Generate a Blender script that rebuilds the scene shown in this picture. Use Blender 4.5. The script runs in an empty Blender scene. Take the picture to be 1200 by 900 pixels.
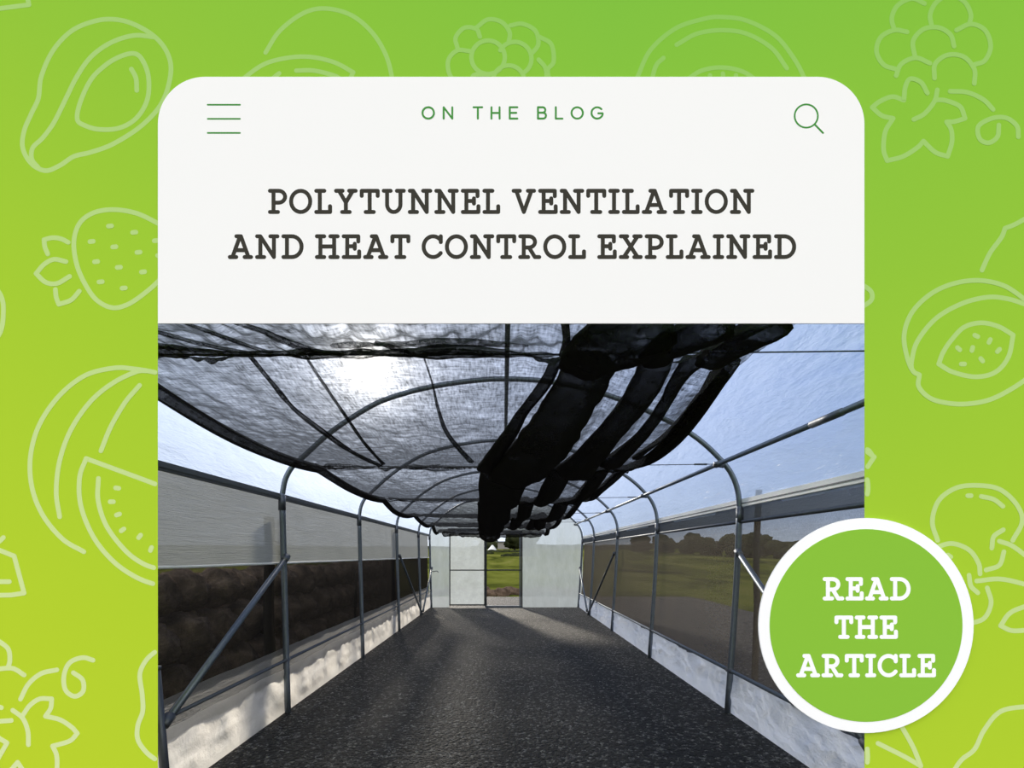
import bpy, bmesh, math, random
from mathutils import Vector, Matrix, noise
random.seed(7)
PI = math.pi
C = bpy.context.scene.collection
sc = bpy.context.scene

# ------------------------------------------------------------------ camera
F = 575.0; VX = 590.0; VY = 650.0; H = 1.5
cam_d = bpy.data.cameras.new('camera'); cam = bpy.data.objects.new('camera', cam_d); C.objects.link(cam)
cam.location = (0, 0, H); cam.rotation_euler = (PI/2, 0, 0)
cam_d.sensor_width = 36; cam_d.lens = F/1200*36
cam_d.shift_x = (600-VX)/1200; cam_d.shift_y = (VY-450)/1200
cam_d.clip_end = 2000; cam_d.clip_start = .05
sc.camera = cam
vs = sc.view_settings
vs.view_transform = 'Standard'; vs.look = 'None'; vs.gamma = 1; vs.use_curve_mapping = False; vs.exposure = 0
sc.cycles.transparent_max_bounces = 48
sc.cycles.max_bounces = 8
sc.cycles.sample_clamp_indirect = 4
sc.cycles.use_denoising = True

def at(px, py, y):
    return Vector(((px-VX)*y/F, y, H+(VY-py)*y/F))

# ------------------------------------------------------------------ helpers
def s2l(c):
    return tuple(((v/255)/12.92 if v/255 <= .04045 else ((v/255+.055)/1.055)**2.4) for v in c)

def mat(name, col=(.5,.5,.5), rough=.6, metal=0, spec=.5):
    m = bpy.data.materials.new(name); m.use_nodes = True
    b = m.node_tree.nodes['Principled BSDF']
    b.inputs['Base Color'].default_value = (*col, 1); b.inputs['Roughness'].default_value = rough
    b.inputs['Metallic'].default_value = metal; b.inputs['Specular IOR Level'].default_value = spec
    return m

class NT:
    def __init__(s, m):
        s.t = m.node_tree; s.n = s.t.nodes; s.l = s.t.links
    def new(s, k, **kw):
        n = s.n.new(k)
        for a, v in kw.items(): setattr(n, a, v)
        return n
    def link(s, a, b): s.l.new(a, b)
    def val(s, sock, v):
        if hasattr(v, 'default_value') or hasattr(v, 'is_output'): s.l.new(v, sock)
        else: sock.default_value = v
    def math(s, op, a, b=None, c=None, clamp=False):
        n = s.new('ShaderNodeMath', operation=op); n.use_clamp = clamp
        s.val(n.inputs[0], a)
        if b is not None: s.val(n.inputs[1], b)
        if c is not None: s.val(n.inputs[2], c)
        return n.outputs[0]
    def mixc(s, f, a, b):
        n = s.new('ShaderNodeMix', data_type='RGBA')
        s.val(n.inputs[0], f); s.val(n.inputs[6], a); s.val(n.inputs[7], b)
        return n.outputs[2]
    def ramp(s, f, stops):
        n = s.new('ShaderNodeValToRGB'); s.l.new(f, n.inputs[0])
        e = n.color_ramp.elements
        while len(e) < len(stops): e.new(.5)
        for k, (p, c) in enumerate(stops):
            e[k].position = p; e[k].color = (*c, 1) if len(c) == 3 else c
        return n.outputs[0]
    def coord(s, out='Object', scale=(1,1,1), rot=(0,0,0)):
        t = s.new('ShaderNodeTexCoord'); m = s.new('ShaderNodeMapping')
        m.inputs['Scale'].default_value = scale; m.inputs['Rotation'].default_value = rot
        s.link(t.outputs[out], m.inputs[0]); return m.outputs[0]
    def noise(s, vec, scale, detail=3, rough=.5, dist=0):
        n = s.new('ShaderNodeTexNoise'); s.link(vec, n.inputs['Vector'])
        n.inputs['Scale'].default_value = scale; n.inputs['Detail'].default_value = detail
        n.inputs['Roughness'].default_value = rough; n.inputs['Distortion'].default_value = dist
        return n.outputs[0]
    def bump(s, h, strength=.5, dist=.01):
        n = s.new('ShaderNodeBump'); s.val(n.inputs['Height'], h)
        n.inputs['Strength'].default_value = strength; n.inputs['Distance'].default_value = dist
        return n.outputs[0]

def obj(name, bm, m, parent=None, smooth=False):
    me = bpy.data.meshes.new(name)
    if smooth:
        for f in bm.faces: f.smooth = True
    bm.to_mesh(me); bm.free()
    if m: me.materials.append(m)
    o = bpy.data.objects.new(name, me); C.objects.link(o)
    if parent:
        o.parent = parent; o.matrix_parent_inverse = Matrix.Translation(-Vector(parent.location))
    return o
def tag(o, label, cat, group=None, kind=None):
    o['label'] = label; o['category'] = cat
    if group: o['group'] = group
    if kind: o['kind'] = kind
    return o
def struct(o): o['kind'] = 'structure'; return o
def thing(name, label, cat, loc=(0,0,0), group=None):
    o = bpy.data.objects.new(name, None); C.objects.link(o); o.location = loc; o.empty_display_size = .1
    return tag(o, label, cat, group)

def add_box(bm, a, b, bev=0):
    a = Vector(a); b = Vector(b)
    r = bmesh.ops.create_cube(bm, size=1, matrix=Matrix.Translation((a+b)/2) @ Matrix.Diagonal((*(abs(v) for v in (b-a)), 1)))
    if bev:
        es = {e for v in r['verts'] for e in v.link_edges}
        bmesh.ops.bevel(bm, geom=list(es), offset=bev, segments=2, affect='EDGES')
def box(a, b, bev=0):
    bm = bmesh.new(); add_box(bm, a, b, bev); return bm
def catmull(P, n=8, closed=False):
    P = [Vector(p) for p in P]; out = []; N = len(P)
    rng = range(N) if closed else range(N-1)
    for i in rng:
        if closed: p0, p1, p2, p3 = P[i-1], P[i], P[(i+1) % N], P[(i+2) % N]
        else:
            p1, p2 = P[i], P[i+1]
            p0 = P[i-1] if i else p1*2-p2
            p3 = P[i+2] if i+2 < N else p2*2-p1
        for k in range(n):
            t = k/n
            out.append(.5*((2*p1)+(p2-p0)*t+(2*p0-5*p1+4*p2-p3)*t*t+(3*p1-p0-3*p2+p3)*t**3))
    if not closed: out.append(P[-1])
    return out
def add_tube(bm, pts, r, seg=10, caps=True, up=None, sq=1.0):
    """round tube along pts; r a number or list; sq flattens it along the up axis"""
    pts = [Vector(p) for p in pts]; n = len(pts)
    rs = r if isinstance(r, (list, tuple)) else [r]*n
    rings = []; nrm = None
    for i, p in enumerate(pts):
        t = (pts[min(i+1, n-1)]-pts[max(i-1, 0)]).normalized()
        if up is not None: a = t.cross(Vector(up)).normalized()
        elif nrm is None:
            a = t.cross(Vector((0,0,1)) if abs(t.z) < .9 else Vector((1,0,0))).normalized()
        else: a = (nrm-t*nrm.dot(t)).normalized()
        nrm = a; b = a.cross(t).normalized()
        rings.append([bm.verts.new(p+a*(rs[i]*math.cos(2*PI*k/seg))+b*(sq*rs[i]*math.sin(2*PI*k/seg))) for k in range(seg)])
    for i in range(n-1):
        for k in range(seg):
            bm.faces.new((rings[i][k], rings[i][(k+1) % seg], rings[i+1][(k+1) % seg], rings[i+1][k]))
    if caps:
        bm.faces.new(rings[0][::-1]); bm.faces.new(rings[-1])
def tube(pts, r, seg=10, **k):
    bm = bmesh.new(); add_tube(bm, pts, r, seg, **k); bmesh.ops.recalc_face_normals(bm, faces=bm.faces); return bm
def grid(fn, nu, nv):
    bm = bmesh.new()
    V = [[bm.verts.new(fn(i/nu, j/nv)) for j in range(nv+1)] for i in range(nu+1)]
    for i in range(nu):
        for j in range(nv):
            bm.faces.new((V[i][j], V[i+1][j], V[i+1][j+1], V[i][j+1]))
    return bm

# ------------------------------------------------------------------ materials
def steel(name, col, rough=.4, metal=.75):
    m = mat(name, col, rough, metal); t = NT(m); b = t.n['Principled BSDF']
    v = t.coord('Object'); n = t.noise(v, 35, 4)
    t.link(t.mixc(n, (*[c*.75 for c in col], 1), (*[min(1, c*1.25) for c in col], 1)), b.inputs['Base Color'])
    t.link(t.math('MULTIPLY_ADD', n, .25, rough-.1), b.inputs['Roughness'])
    return m
M_STEEL = steel('galvanised_steel', (.155,.18,.215), .42, .7)
M_STEEL_D = steel('dull_steel', (.12,.13,.15), .5)
M_WIRE = steel('wire_steel', (.03,.035,.045), .5, .4)
M_WHITE = mat('white_channel', (.93,.91,.86), .4)
M_RAIL_SHADE = mat('shaded_channel', (.10,.105,.11), .5)  # backlit shade of the left eave put into this dark grey

def poly_mat(name, clear, col=(.88,.91,.95), diff=.35, ws=(1,1,1), wscale=7, wstr=.6, gloss=.06, stretch_rot=(0,0,0), var=.5):
    """thin polythene: partly clear, partly scattering, creased"""
    m = bpy.data.materials.new(name); m.use_nodes = True; t = NT(m); t.n.clear()
    out = t.new('ShaderNodeOutputMaterial')
    v = t.coord('Object', ws, stretch_rot)
    n1 = t.noise(v, wscale, 5, .6, .15); n2 = t.noise(v, wscale*5, 3, .5, .3)
    h = t.math('ADD', t.math('ABSOLUTE', t.math('SUBTRACT', n1, .5)), t.math('MULTIPLY', n2, .18))
    nb = t.bump(h, wstr, .06)
    tr = t.new('ShaderNodeBsdfTransparent'); tr.inputs[0].default_value = (.95,.97,1,1)
    tl = t.new('ShaderNodeBsdfTranslucent'); tl.inputs[0].default_value = (*col, 1); t.link(nb, tl.inputs['Normal'])
    df = t.new('ShaderNodeBsdfDiffuse'); df.inputs[0].default_value = (*col, 1); t.link(nb, df.inputs['Normal'])
    gl = t.new('ShaderNodeBsdfGlossy'); gl.inputs['Roughness'].default_value = .25; t.link(nb, gl.inputs['Normal'])
    a = t.new('ShaderNodeMixShader'); a.inputs[0].default_value = diff; t.link(tl.outputs[0], a.inputs[1]); t.link(df.outputs[0], a.inputs[2])
    g = t.new('ShaderNodeMixShader'); g.inputs[0].default_value = gloss; t.link(a.outputs[0], g.inputs[1]); t.link(gl.outputs[0], g.inputs[2])
    f = t.math('SUBTRACT', clear, t.math('MULTIPLY', t.math('SUBTRACT', .55, n1), var), clamp=True)
    x = t.new('ShaderNodeMixShader'); t.link(f, x.inputs[0]); t.link(g.outputs[0], x.inputs[1]); t.link(tr.outputs[0], x.inputs[2])
    t.link(x.outputs[0], out.inputs[0])
    return m
M_POLY = poly_mat('clear_polythene', .45, col=(.62,.72,.88), diff=.3, ws=(1,.4,1.8), wscale=4, wstr=.8, stretch_rot=(.5,.2,.5))
M_POLY_END = poly_mat('end_polythene', .27, col=(.31,.355,.375), ws=(1,1,.4), wscale=4, wstr=.5)
M_POLY_DOOR = poly_mat('door_polythene', .12, col=(.38,.42,.43), ws=(1,1,1), wscale=5, wstr=.6)
M_SKIRT_L = poly_mat('white_skirt_sunlit', .03, col=(.97,.94,.88), diff=.12, ws=(1,1,1), wscale=5, wstr=.22, gloss=.03, var=.05)  # warm tint of the sunlit side put into the white
M_SKIRT_R = poly_mat('white_skirt_shaded', .02, col=(.96,.97,.98), diff=.3, var=.05, ws=(1,1,1.5), wscale=6, wstr=.8, gloss=.08)  # same white plastic, bluish tint of the shaded side put into its colour

def net_mat(name, opacity, col=(.012,.012,.014), grain=.25, blotch=.15, gscale=1, scatter=.3, cap=5):
    """woven shade cloth: a mesh of threads, denser when seen at a slant"""
    m = bpy.data.materials.new(name); m.use_nodes = True; t = NT(m); t.n.clear()
    out = t.new('ShaderNodeOutputMaterial')
    v1 = t.coord('Object', (1,.12,1)); v2 = t.coord('Object', (.12,1,.6)); v3 = t.coord('Object')
    n1 = t.noise(v1, 90*gscale, 2); n2 = t.noise(v2, 90*gscale, 2); n3 = t.noise(v3, 3, 4, .6, 1.0); n4 = t.noise(v3, 22, 3, .6, 1.5)
    lw = t.new('ShaderNodeLayerWeight'); lw.inputs[0].default_value = .5
    cosv = t.math('MAXIMUM', t.math('SUBTRACT', 1, lw.outputs['Facing']), .08)
    expo = t.math('MINIMUM', t.math('DIVIDE', .75, cosv), cap)
    base = t.math('POWER', 1-opacity, expo)
    k = t.math('ADD', t.math('ADD', t.math('MULTIPLY', t.math('SUBTRACT', n1, .5), grain*2), t.math('MULTIPLY', t.math('SUBTRACT', n2, .5), grain*2)),
               t.math('ADD', t.math('MULTIPLY', t.math('SUBTRACT', n3, .5), blotch*2), t.math('MULTIPLY', t.math('SUBTRACT', n4, .5), blotch*2)))
    trn = t.math('MULTIPLY', base, t.math('ADD', 1, k), clamp=True)
    tr = t.new('ShaderNodeBsdfTransparent')
    df = t.new('ShaderNodeBsdfDiffuse'); df.inputs[0].default_value = (*col, 1)
    tl = t.new('ShaderNodeBsdfTranslucent'); tl.inputs[0].default_value = (*col, 1)
    nb = t.bump(t.math('ADD', n4, n1), .6, .02); t.link(nb, df.inputs['Normal']); t.link(nb, tl.inputs['Normal'])
    a = t.new('ShaderNodeMixShader'); a.inputs[0].default_value = scatter; t.link(df.outputs[0], a.inputs[1]); t.link(tl.outputs[0], a.inputs[2])
    x = t.new('ShaderNodeMixShader'); t.link(trn, x.inputs[0]); t.link(a.outputs[0], x.inputs[1]); t.link(tr.outputs[0], x.inputs[2])
    t.link(x.outputs[0], out.inputs[0])
    return m
M_NET = net_mat('black_shade_cloth', .47, grain=.95, blotch=.5, gscale=1.1, col=(.04,.04,.04), scatter=.5, cap=3.6)
M_NET_DENSE = net_mat('gathered_shade_cloth', .74, grain=.9, blotch=.7, col=(.03,.027,.024))
M_NET_FOLD = net_mat('folded_shade_cloth', .50, grain=.9, blotch=.9, col=(.03,.027,.024))
M_NET_WALL_R = net_mat('wall_netting_right', .48, grain=.2, blotch=.08, col=(.17,.14,.105), scatter=.4)
M_NET_WALL_L = net_mat('wall_netting_left', .62, grain=.3, blotch=.05, col=(.02,.018,.016), scatter=.5)
M_NET_ROLL = net_mat('doubled_netting', .68, grain=.2, blotch=.1, col=(.10,.11,.12), scatter=.5)
M_NET_STRIP = net_mat('netting_over_skirt', .62, grain=.2, blotch=.1, col=(.35,.34,.32), scatter=.6)

def curtain_mat():
    m = poly_mat('grey_curtain', .05, col=(.25,.26,.25), diff=.3, ws=(1,.05,1), wscale=45, wstr=.3, gloss=.01, var=.12)
    return m
M_CURTAIN = curtain_mat()

def gravel_mat(name='gravel', base=1.0):
    m = mat(name, (.05,.05,.055), .75); t = NT(m); b = t.n['Principled BSDF']
    v = t.coord('Object')
    def vor(sc_):
        n = t.new('ShaderNodeTexVoronoi'); t.link(v, n.inputs['Vector']); n.inputs['Scale'].default_value = sc_; return n
    a = vor(36); c = vor(75)
    sep = t.new('ShaderNodeSeparateColor'); t.link(a.outputs['Color'], sep.inputs[0])
    sep2 = t.new('ShaderNodeSeparateColor'); t.link(c.outputs['Color'], sep2.inputs[0])
    mixv = t.math('ADD', t.math('MULTIPLY', sep.outputs[0], .65), t.math('MULTIPLY', sep2.outputs[1], .35))
    col = t.ramp(mixv, [(0, (.0018,.002,.0025)), (.42, (.005,.0053,.0063)), (.60, (.012,.0125,.0145)), (.70, (.036,.037,.040)), (.82, (.15,.148,.145)), (1, (.46,.45,.43))])
    big = t.noise(v, .9, 4, .6)
    t.link(t.mixc(t.math('MULTIPLY', big, .5), col, (.012,.013,.016,1)), b.inputs['Base Color'])
    h = t.math('ADD', t.math('MULTIPLY', t.math('SUBTRACT', 1, a.outputs['Distance']), .9), t.math('MULTIPLY', sep.outputs[1], .8))
    h = t.math('ADD', h, t.math('MULTIPLY', t.math('SUBTRACT', 1, c.outputs['Distance']), .4))
    t.link(t.bump(h, 1.0, .05), b.inputs['Normal'])
    b.inputs['Specular IOR Level'].default_value = .35
    return m
M_GRAVEL = gravel_mat()

def noisy(name, stops, scale, rough=.9, detail=5, bump=.5, bdist=.05, ws=(1,1,1), dist=.4):
    m = mat(name, (.2,.2,.2), 1, 0, 0); t = NT(m); b = t.n['Principled BSDF']
    v = t.coord('Object', ws); n = t.noise(v, scale, detail, .65, dist)
    t.link(t.ramp(n, stops), b.inputs['Base Color'])
    if bump: t.link(t.bump(n, bump, bdist), b.inputs['Normal'])
    return m
M_GRASS = noisy('pasture_grass', [(.34, (.016,.020,.005)), (.44, (.055,.065,.012)), (.54, (.100,.112,.020)), (.68, (.155,.15,.045))], .22, ws=(1,.45,1), bump=.6, bdist=.15, detail=8)
M_BUSH = noisy('dark_foliage', [(.3, (.012,.016,.008)), (.7, (.05,.055,.025))], 1.2, bump=1, bdist=.3)
M_BANK = noisy('brown_earth', [(.3, (.05,.035,.025)), (.7, (.17,.12,.085))], 4, bump=1, bdist=.1)
M_ROCK = noisy('boulder_stone', [(.3, (.05,.040,.032)), (.5, (.15,.115,.09)), (.72, (.30,.235,.185))], 5, bump=1, bdist=.05)
M_WOOD = noisy('weathered_wood', [(.3, (.022,.020,.018)), (.7, (.06,.054,.047))], 6, ws=(4,4,.5), bump=.6, bdist=.01)
M_HOUSE = mat('house_wall', (.20,.19,.18), .8)
M_TENT = mat('pale_canvas', (.75,.75,.72), .8)

# printed boards -----------------------------------------------------
BD = 1.40   # distance of the board face
GREEN_T = s2l((131,193,65)); GREEN_M = s2l((155,200,57)); GREEN_B = s2l((188,211,48))
K = .915     # paint of the printed panels under the open sky
def gradient_mat(name, white=(0,0)):
    m = mat(name, (.3,.6,.1), 1.0, 0, 0); t = NT(m); b = t.n['Principled BSDF']
    tc = t.new('ShaderNodeTexCoord'); sp = t.new('ShaderNodeSeparateXYZ'); t.link(tc.outputs['Object'], sp.inputs[0])
    # board coordinates: 0..1 down the board and 0..1 across it
    U = t.math('DIVIDE', t.math('ADD', sp.outputs[0], .0243+VX*BD/F-.0243), 1200*BD/F)
    W = t.math('DIVIDE', t.math('SUBTRACT', H+VY*BD/F, sp.outputs[2]), 900*BD/F)
    # distance from a spot at the top right of the centre
    dx = t.math('SUBTRACT', U, .58); dx = t.math('MULTIPLY', dx, t.math('ADD', 1.0, t.math('MULTIPLY', t.math('LESS_THAN', dx, 0), .12)))
    g = t.math('ADD', t.math('MULTIPLY', W, .70), t.math('MULTIPLY', t.math('SUBTRACT', .60, U), .50))
    side = t.math('MULTIPLY', t.math('MAXIMUM', t.math('SUBTRACT', U, .6), 0), .72)
    g = t.math('ADD', g, side, clamp=True)
    col = t.ramp(g, [(0, s2l((130,192,65))), (.30, s2l((147,197,60))), (.55, s2l((165,204,54))), (.80, s2l((180,209,50))), (1, s2l((189,211,48)))])
    if white != (0,0):
        f = t.math('ADD', t.math('MULTIPLY', g, white[1]-white[0]), white[0], clamp=True)
        col = t.mixc(f, col, (1,1,1,1))
    mul = t.mixc(K, (0,0,0,1), col)
    t.link(mul, b.inputs['Base Color'])
    return m
M_BOARD = gradient_mat('printed_green_board')
M_LINE = gradient_mat('printed_pale_line', (.055,.36))
def paint(name, rgb): return mat(name, tuple(c*K for c in s2l(rgb)), 1.0, 0, 0)
M_CARD = paint('off_white_card', (247,246,244))
M_TITLE = paint('charcoal_lettering', (64,62,56))
M_GREENTXT = paint('green_lettering', (76,147,70))
M_BADGE = paint('badge_green', (140,194,62))
M_BADGEW = mat('badge_white', (K,K,K), 1, 0, 0)
M_CORE = mat('board_edge', (.5,.5,.48), .8)

# ------------------------------------------------------------------ world and sun
SUN = Vector(((430-VX)/F, 1, (VY-425)/F)).normalized()
w = bpy.data.worlds.new('sky'); sc.world = w; w.use_nodes = True
t = NT(w); t.n.clear()
wo = t.new('ShaderNodeOutputWorld'); bg = t.new('ShaderNodeBackground'); t.link(bg.outputs[0], wo.inputs[0])
tc = t.new('ShaderNodeTexCoord'); nv = t.new('ShaderNodeVectorMath', operation='NORMALIZE'); t.link(tc.outputs['Generated'], nv.inputs[0])
dt = t.new('ShaderNodeVectorMath', operation='DOT_PRODUCT'); t.link(nv.outputs[0], dt.inputs[0]); dt.inputs[1].default_value = SUN
dp = t.math('MAXIMUM', dt.outputs['Value'], 0)
sp = t.new('ShaderNodeSeparateXYZ'); t.link(nv.outputs[0], sp.inputs[0])
el = t.math('MAXIMUM', sp.outputs[2], 0)
base = t.ramp(t.math('POWER', el, .6), [(0, (.60,.70,.80)), (.22, (.42,.55,.80)), (.5, (.20,.34,.74)), (1, (.12,.25,.62))])
def addc(a, b):
    n = t.new('ShaderNodeMix', data_type='RGBA', blend_type='ADD'); n.inputs[0].default_value = 1; t.val(n.inputs[6], a); t.val(n.inputs[7], b); return n.outputs[2]
def lobe(p, s, col):
    n = t.new('ShaderNodeVectorMath', operation='SCALE'); n.inputs[0].default_value = col
    t.link(t.math('MULTIPLY', t.math('POWER', dp, p), s), n.inputs['Scale']); return n.outputs[0]
c = addc(base, lobe(6, .78, (1,.97,.90)))
c = addc(c, lobe(45, 1.2, (1,.96,.88)))
c = addc(c, lobe(400, 6, (1,.95,.85)))
c = addc(c, lobe(4000, 40, (1,.95,.85)))
# added white brightness in the half-sky behind the viewpoint, to light the board
BACK = 2.16
back = t.math('MULTIPLY', t.math('MULTIPLY', t.math('MULTIPLY_ADD', sp.outputs[1], -4.0, -.15, clamp=True), t.math('MULTIPLY_ADD', sp.outputs[2], 30, 0, clamp=True)), 1)
cn = t.mixc(back, c, (BACK, BACK, BACK, 1))
t.link(cn, bg.inputs['Color']); bg.inputs['Strength'].default_value = 1
sd = bpy.data.lights.new('sun', 'SUN'); sd.energy = 6; sd.angle = math.radians(5); sd.color = (1,.90,.74)
so = bpy.data.objects.new('sun', sd); C.objects.link(so); so.rotation_euler = SUN.to_track_quat('Z', 'Y').to_euler(); so.location = SUN*30

# ------------------------------------------------------------------ ground
def terrain(x, y):
    d = max(0, y-17); s = min(1, d/85); z = 2.6*s*s*(3-2*s)
    r = max(0, x-6.5); s2 = min(1, r/60); z += .35*s2*s2*(3-2*s2)
    l = max(0, -x-8); z += .8*min(1, l/40)
    m = max(0, min(1, (max(y-17, abs(x)-7))/12))
    z += m*(.35*noise.noise(Vector((x*.05, y*.05, 0)))+.12*noise.noise(Vector((x*.2, y*.2, 3))))
    return z
def nonlin(a, lo, hi):  # denser near zero
    s = a*2-1
    return (abs(s)**2.2)*(hi if s > 0 else lo)
bm = grid(lambda u, v: (lambda X, Y: (X, Y, terrain(X, Y)-.06))(nonlin(u, -260, 260), nonlin(v*.5+.5, 0, 420)-25*(1-v)), 110, 150)
struct(obj('ground', bm, M_GRASS, smooth=True))
bm = grid(lambda u, v: ((u-.5)*13.4-.1+.3*noise.noise(Vector((0, v*9, 1))), -9+v*26.5+.3*noise.noise(Vector((u*9, 0, 1))), 0), 30, 60)
struct(obj('floor', bm, M_GRAVEL))

# far ridge, dark with trees
def ridge(name, label, cat, pts, depth, m, rough=1.0):
    """a hill with a soft crest through pts (x, y, z)"""
    cr = catmull([Vector(p) for p in pts], 14)
    prof = [(-1, 0), (-.6, .35), (-.3, .75), (-.1, .95), (0, 1), (.2, .9), (.6, .4), (1, 0)]
    bm = bmesh.new(); rows = []
    for i, p in enumerate(cr):
        tn = (cr[min(i+1, len(cr)-1)]-cr[max(i-1, 0)]).normalized(); nr = Vector((-tn.y, tn.x, 0)).normalized()
        row = []
        for a, h in prof:
            q = p+nr*(a*depth); z0 = -.5
            zz = z0+(p.z-z0)*h+rough*h*noise.noise(Vector((q.x*.09, q.y*.09, 0)))+rough*.6*h*noise.noise(Vector((q.x*.35, q.y*.35, 7)))
            row.append(bm.verts.new((q.x, q.y, zz)))
        rows.append(row)
    for i in range(len(rows)-1):
        for j in range(len(prof)-1):
            bm.faces.new((rows[i][j], rows[i+1][j], rows[i+1][j+1], rows[i][j+1]))
    o = obj(name, bm, m, smooth=True)
    return o
o = ridge('hill', '', '', [(-160,200,4), (-60,215,5), (-10,220,5.2), (30,215,5.5), (70,190,6), (110,150,5.4), (150,110,5), (185,70,4.5), (200,20,4)], 45, M_BUSH, .9)
struct(o)

def clump(bm, c, r, seed, sub=3, sq=.8):
    res = bmesh.ops.create_icosphere(bm, subdivisions=sub, radius=r)
    for v in res['verts']:
        p = v.co.copy(); d = 1+.28*noise.noise(p*(2.2/r)+Vector((seed, 0, 0)))+.22*noise.noise(p*(6/r)+Vector((0, seed, 0)))
        v.co = Vector((p.x*d, p.y*d, p.z*d*sq))+Vector(c)
def tree(x, y, h, wd, label, group='trees along the hill line'):
    z = terrain(x, y)-.15
    tr = thing('tree', label, 'tree', (x, y, z), group)
    obj('trunk', tube([(x, y, z), (x+.02*h, y, z+h*.3), (x, y, z+h*.62)], [h*.05, h*.035, h*.02], 8), M_WOOD, tr, True)
    bm = bmesh.new()
    for k in range(7):
        a = k*2.4; rr = wd*.30*(.5+random.random()*.5)
        clump(bm, (x+math.cos(a)*rr, y+math.sin(a)*rr, z+h*(.18+.5*random.random() if 'belt' in label else .35+.4*random.random())), wd*(.28+.12*random.random()), k+x)
    obj('crown', bm, M_BUSH, tr, True)
for (px, Y, h, wd, lb) in [
    (601, 112, 2.8, 3.4, 'low dark tree left of the clump seen through the open doorway'),
    (603, 90, 4.0, 4.0, 'rounded dark tree in the middle of the clump seen through the open doorway'),
    (613, 82, 4.6, 5.0, 'tallest dark tree of the clump at the right edge of the doorway view'),
    (573, 112, 2.0, 4.0, 'small dark bush behind the pale tent through the doorway'),
    (752.0, 74.0, 2.75, 2.85, 'dark bush in the tree belt behind the right netting, first from the far end'),
    (779.5, 70.4, 3.07, 2.85, 'dark bush in the tree belt behind the right netting, second from the far end'),
    (807.0, 66.8, 3.39, 2.85, 'dark bush in the tree belt behind the right netting, third from the far end'),
    (834.5, 63.2, 2.66, 2.85, 'dark bush in the tree belt behind the right netting, fourth from the far end'),
    (862.0, 59.6, 2.98, 2.85, 'dark bush in the tree belt behind the right netting, fifth from the far end'),
    (889.5, 56.0, 3.30, 2.85, 'dark bush in the tree belt behind the right netting, sixth from the far end'),
    (917.0, 52.4, 2.57, 2.85, 'dark bush in the tree belt behind the right netting, seventh from the far end'),
    (944.5, 48.8, 2.89, 2.85, 'dark bush in the tree belt behind the right netting, eighth from the far end'),
    (972.0, 45.2, 3.21, 2.85, 'dark bush in the tree belt behind the right netting, ninth from the far end'),
    (999.5, 41.6, 2.48, 2.85, 'dark bush in the tree belt behind the right netting, tenth from the far end')]:
    tree((px-VX)*Y/F, Y, h, wd, lb)
# farm shed and tent far off
x, y = (590-VX)*104/F, 104; z = terrain(x, y)-.1
hs = thing('farm_shed', 'low grey farm shed with a flat roof beside the trees through the doorway', 'shed', (x, y, z))
obj('wall', box((x-1.2, y-1, z), (x+1.2, y+1, z+1.5)), M_HOUSE, hs); obj('roof', box((x-1.6, y-1.3, z+1.5), (x+1.5, y+1.3, z+1.65)), M_STEEL_D, hs)
x, y = (577-VX)*86/F, 86; z = terrain(x, y)-.1
bm = bmesh.new(); bmesh.ops.create_cone(bm, segments=8, radius1=1.0, radius2=.12, depth=1.1, cap_ends=True, matrix=Matrix.Translation((x, y, z+.5)))
tag(obj('tent', bm, M_TENT), 'tiny pale tent on the green hill through the doorway', 'tent')
# earth bank behind the doorway
bm = bmesh.new()
for k in range(16):
    xx = -2.6+k*.36
    clump(bm, (xx, 19.0+.5*math.sin(k*1.7), -.02), (.27+.10*random.random()), k*3.1, 3, .75)
tag(obj('earth_bank', bm, M_BANK, smooth=True), 'low bank of brown earth outside the far doorway', 'earth', kind='stuff')
# dark scrub patches on the field
for k, (px, py, Y, wx, lb) in enumerate([(598, 656, 75, 7, 'upper dark scrub patch on the field through the doorway'), (608, 661, 62, 3.5, 'lower right dark scrub patch on the field through the doorway'), (566, 646, 70, 2, 'dark scrub patch at the left of the field through the doorway')]):
    x = (px-VX)*Y/F; bm = bmesh.new()
    for q in range(6): clump(bm, (x+(q-2.5)*wx/6, Y+random.uniform(-1, 1), terrain(x, Y)-.1), .75+.35*random.random(), q+k*9, 2, .4)
    tag(obj('scrub', bm, M_BUSH, smooth=True), lb, 'scrub', kind='stuff')

# boulders outside the left wall
bm = bmesh.new(); clump(bm, (0,0,0), .30, 1.3, 3, .9); b0 = bm
def boulder_mesh(seed):
    bm = bmesh.new(); clump(bm, (0,0,0), .27, seed, 3, .92)
    me = bpy.data.meshes.new('boulder')
    for f in bm.faces: f.smooth = True
    bm.to_mesh(me); bm.free(); me.materials.append(M_ROCK); return me
b0.free()
BM = [boulder_mesh(s) for s in (1.3, 5.7, 9.2, 14.8)]
rowname = ['bottom row of the boulder bank, low behind the left netting', 'middle row of the boulder bank behind the left netting', 'top row of the boulder bank behind the left netting']
for r in range(3):
    y = 3.0+.29*r
    while y < 14.2:
        o = bpy.data.objects.new('boulder', BM[random.randrange(4)]); C.objects.link(o)
        s = random.uniform(.90, 1.08)
        o.location = (-3.15-.10*r-random.uniform(0, .06), y, .24+.43*r+random.uniform(-.02, .02)); o.scale = (s, s, s*.95)
        o.rotation_euler = (random.uniform(-.3, .3), random.uniform(-.3, .3), random.uniform(0, 6))
        tag(o, 'rounded brown boulder in the '+rowname[r], 'boulder', rowname[r].split(',')[0]+' boulders')
        y += .57*s
bm = grid(lambda u, v: (-3.38-u*3.2, 1+v*14, 1.12*math.sin(min(1, u*6)*PI/2)+.1*noise.noise(Vector((u*6, v*20, 0)))-.02 if u > 0 else -.02), 14, 60)
tag(obj('earth_bank', bm, M_BANK, smooth=True), 'long dark bank of earth behind the boulders on the left', 'earth', kind='stuff')

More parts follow.
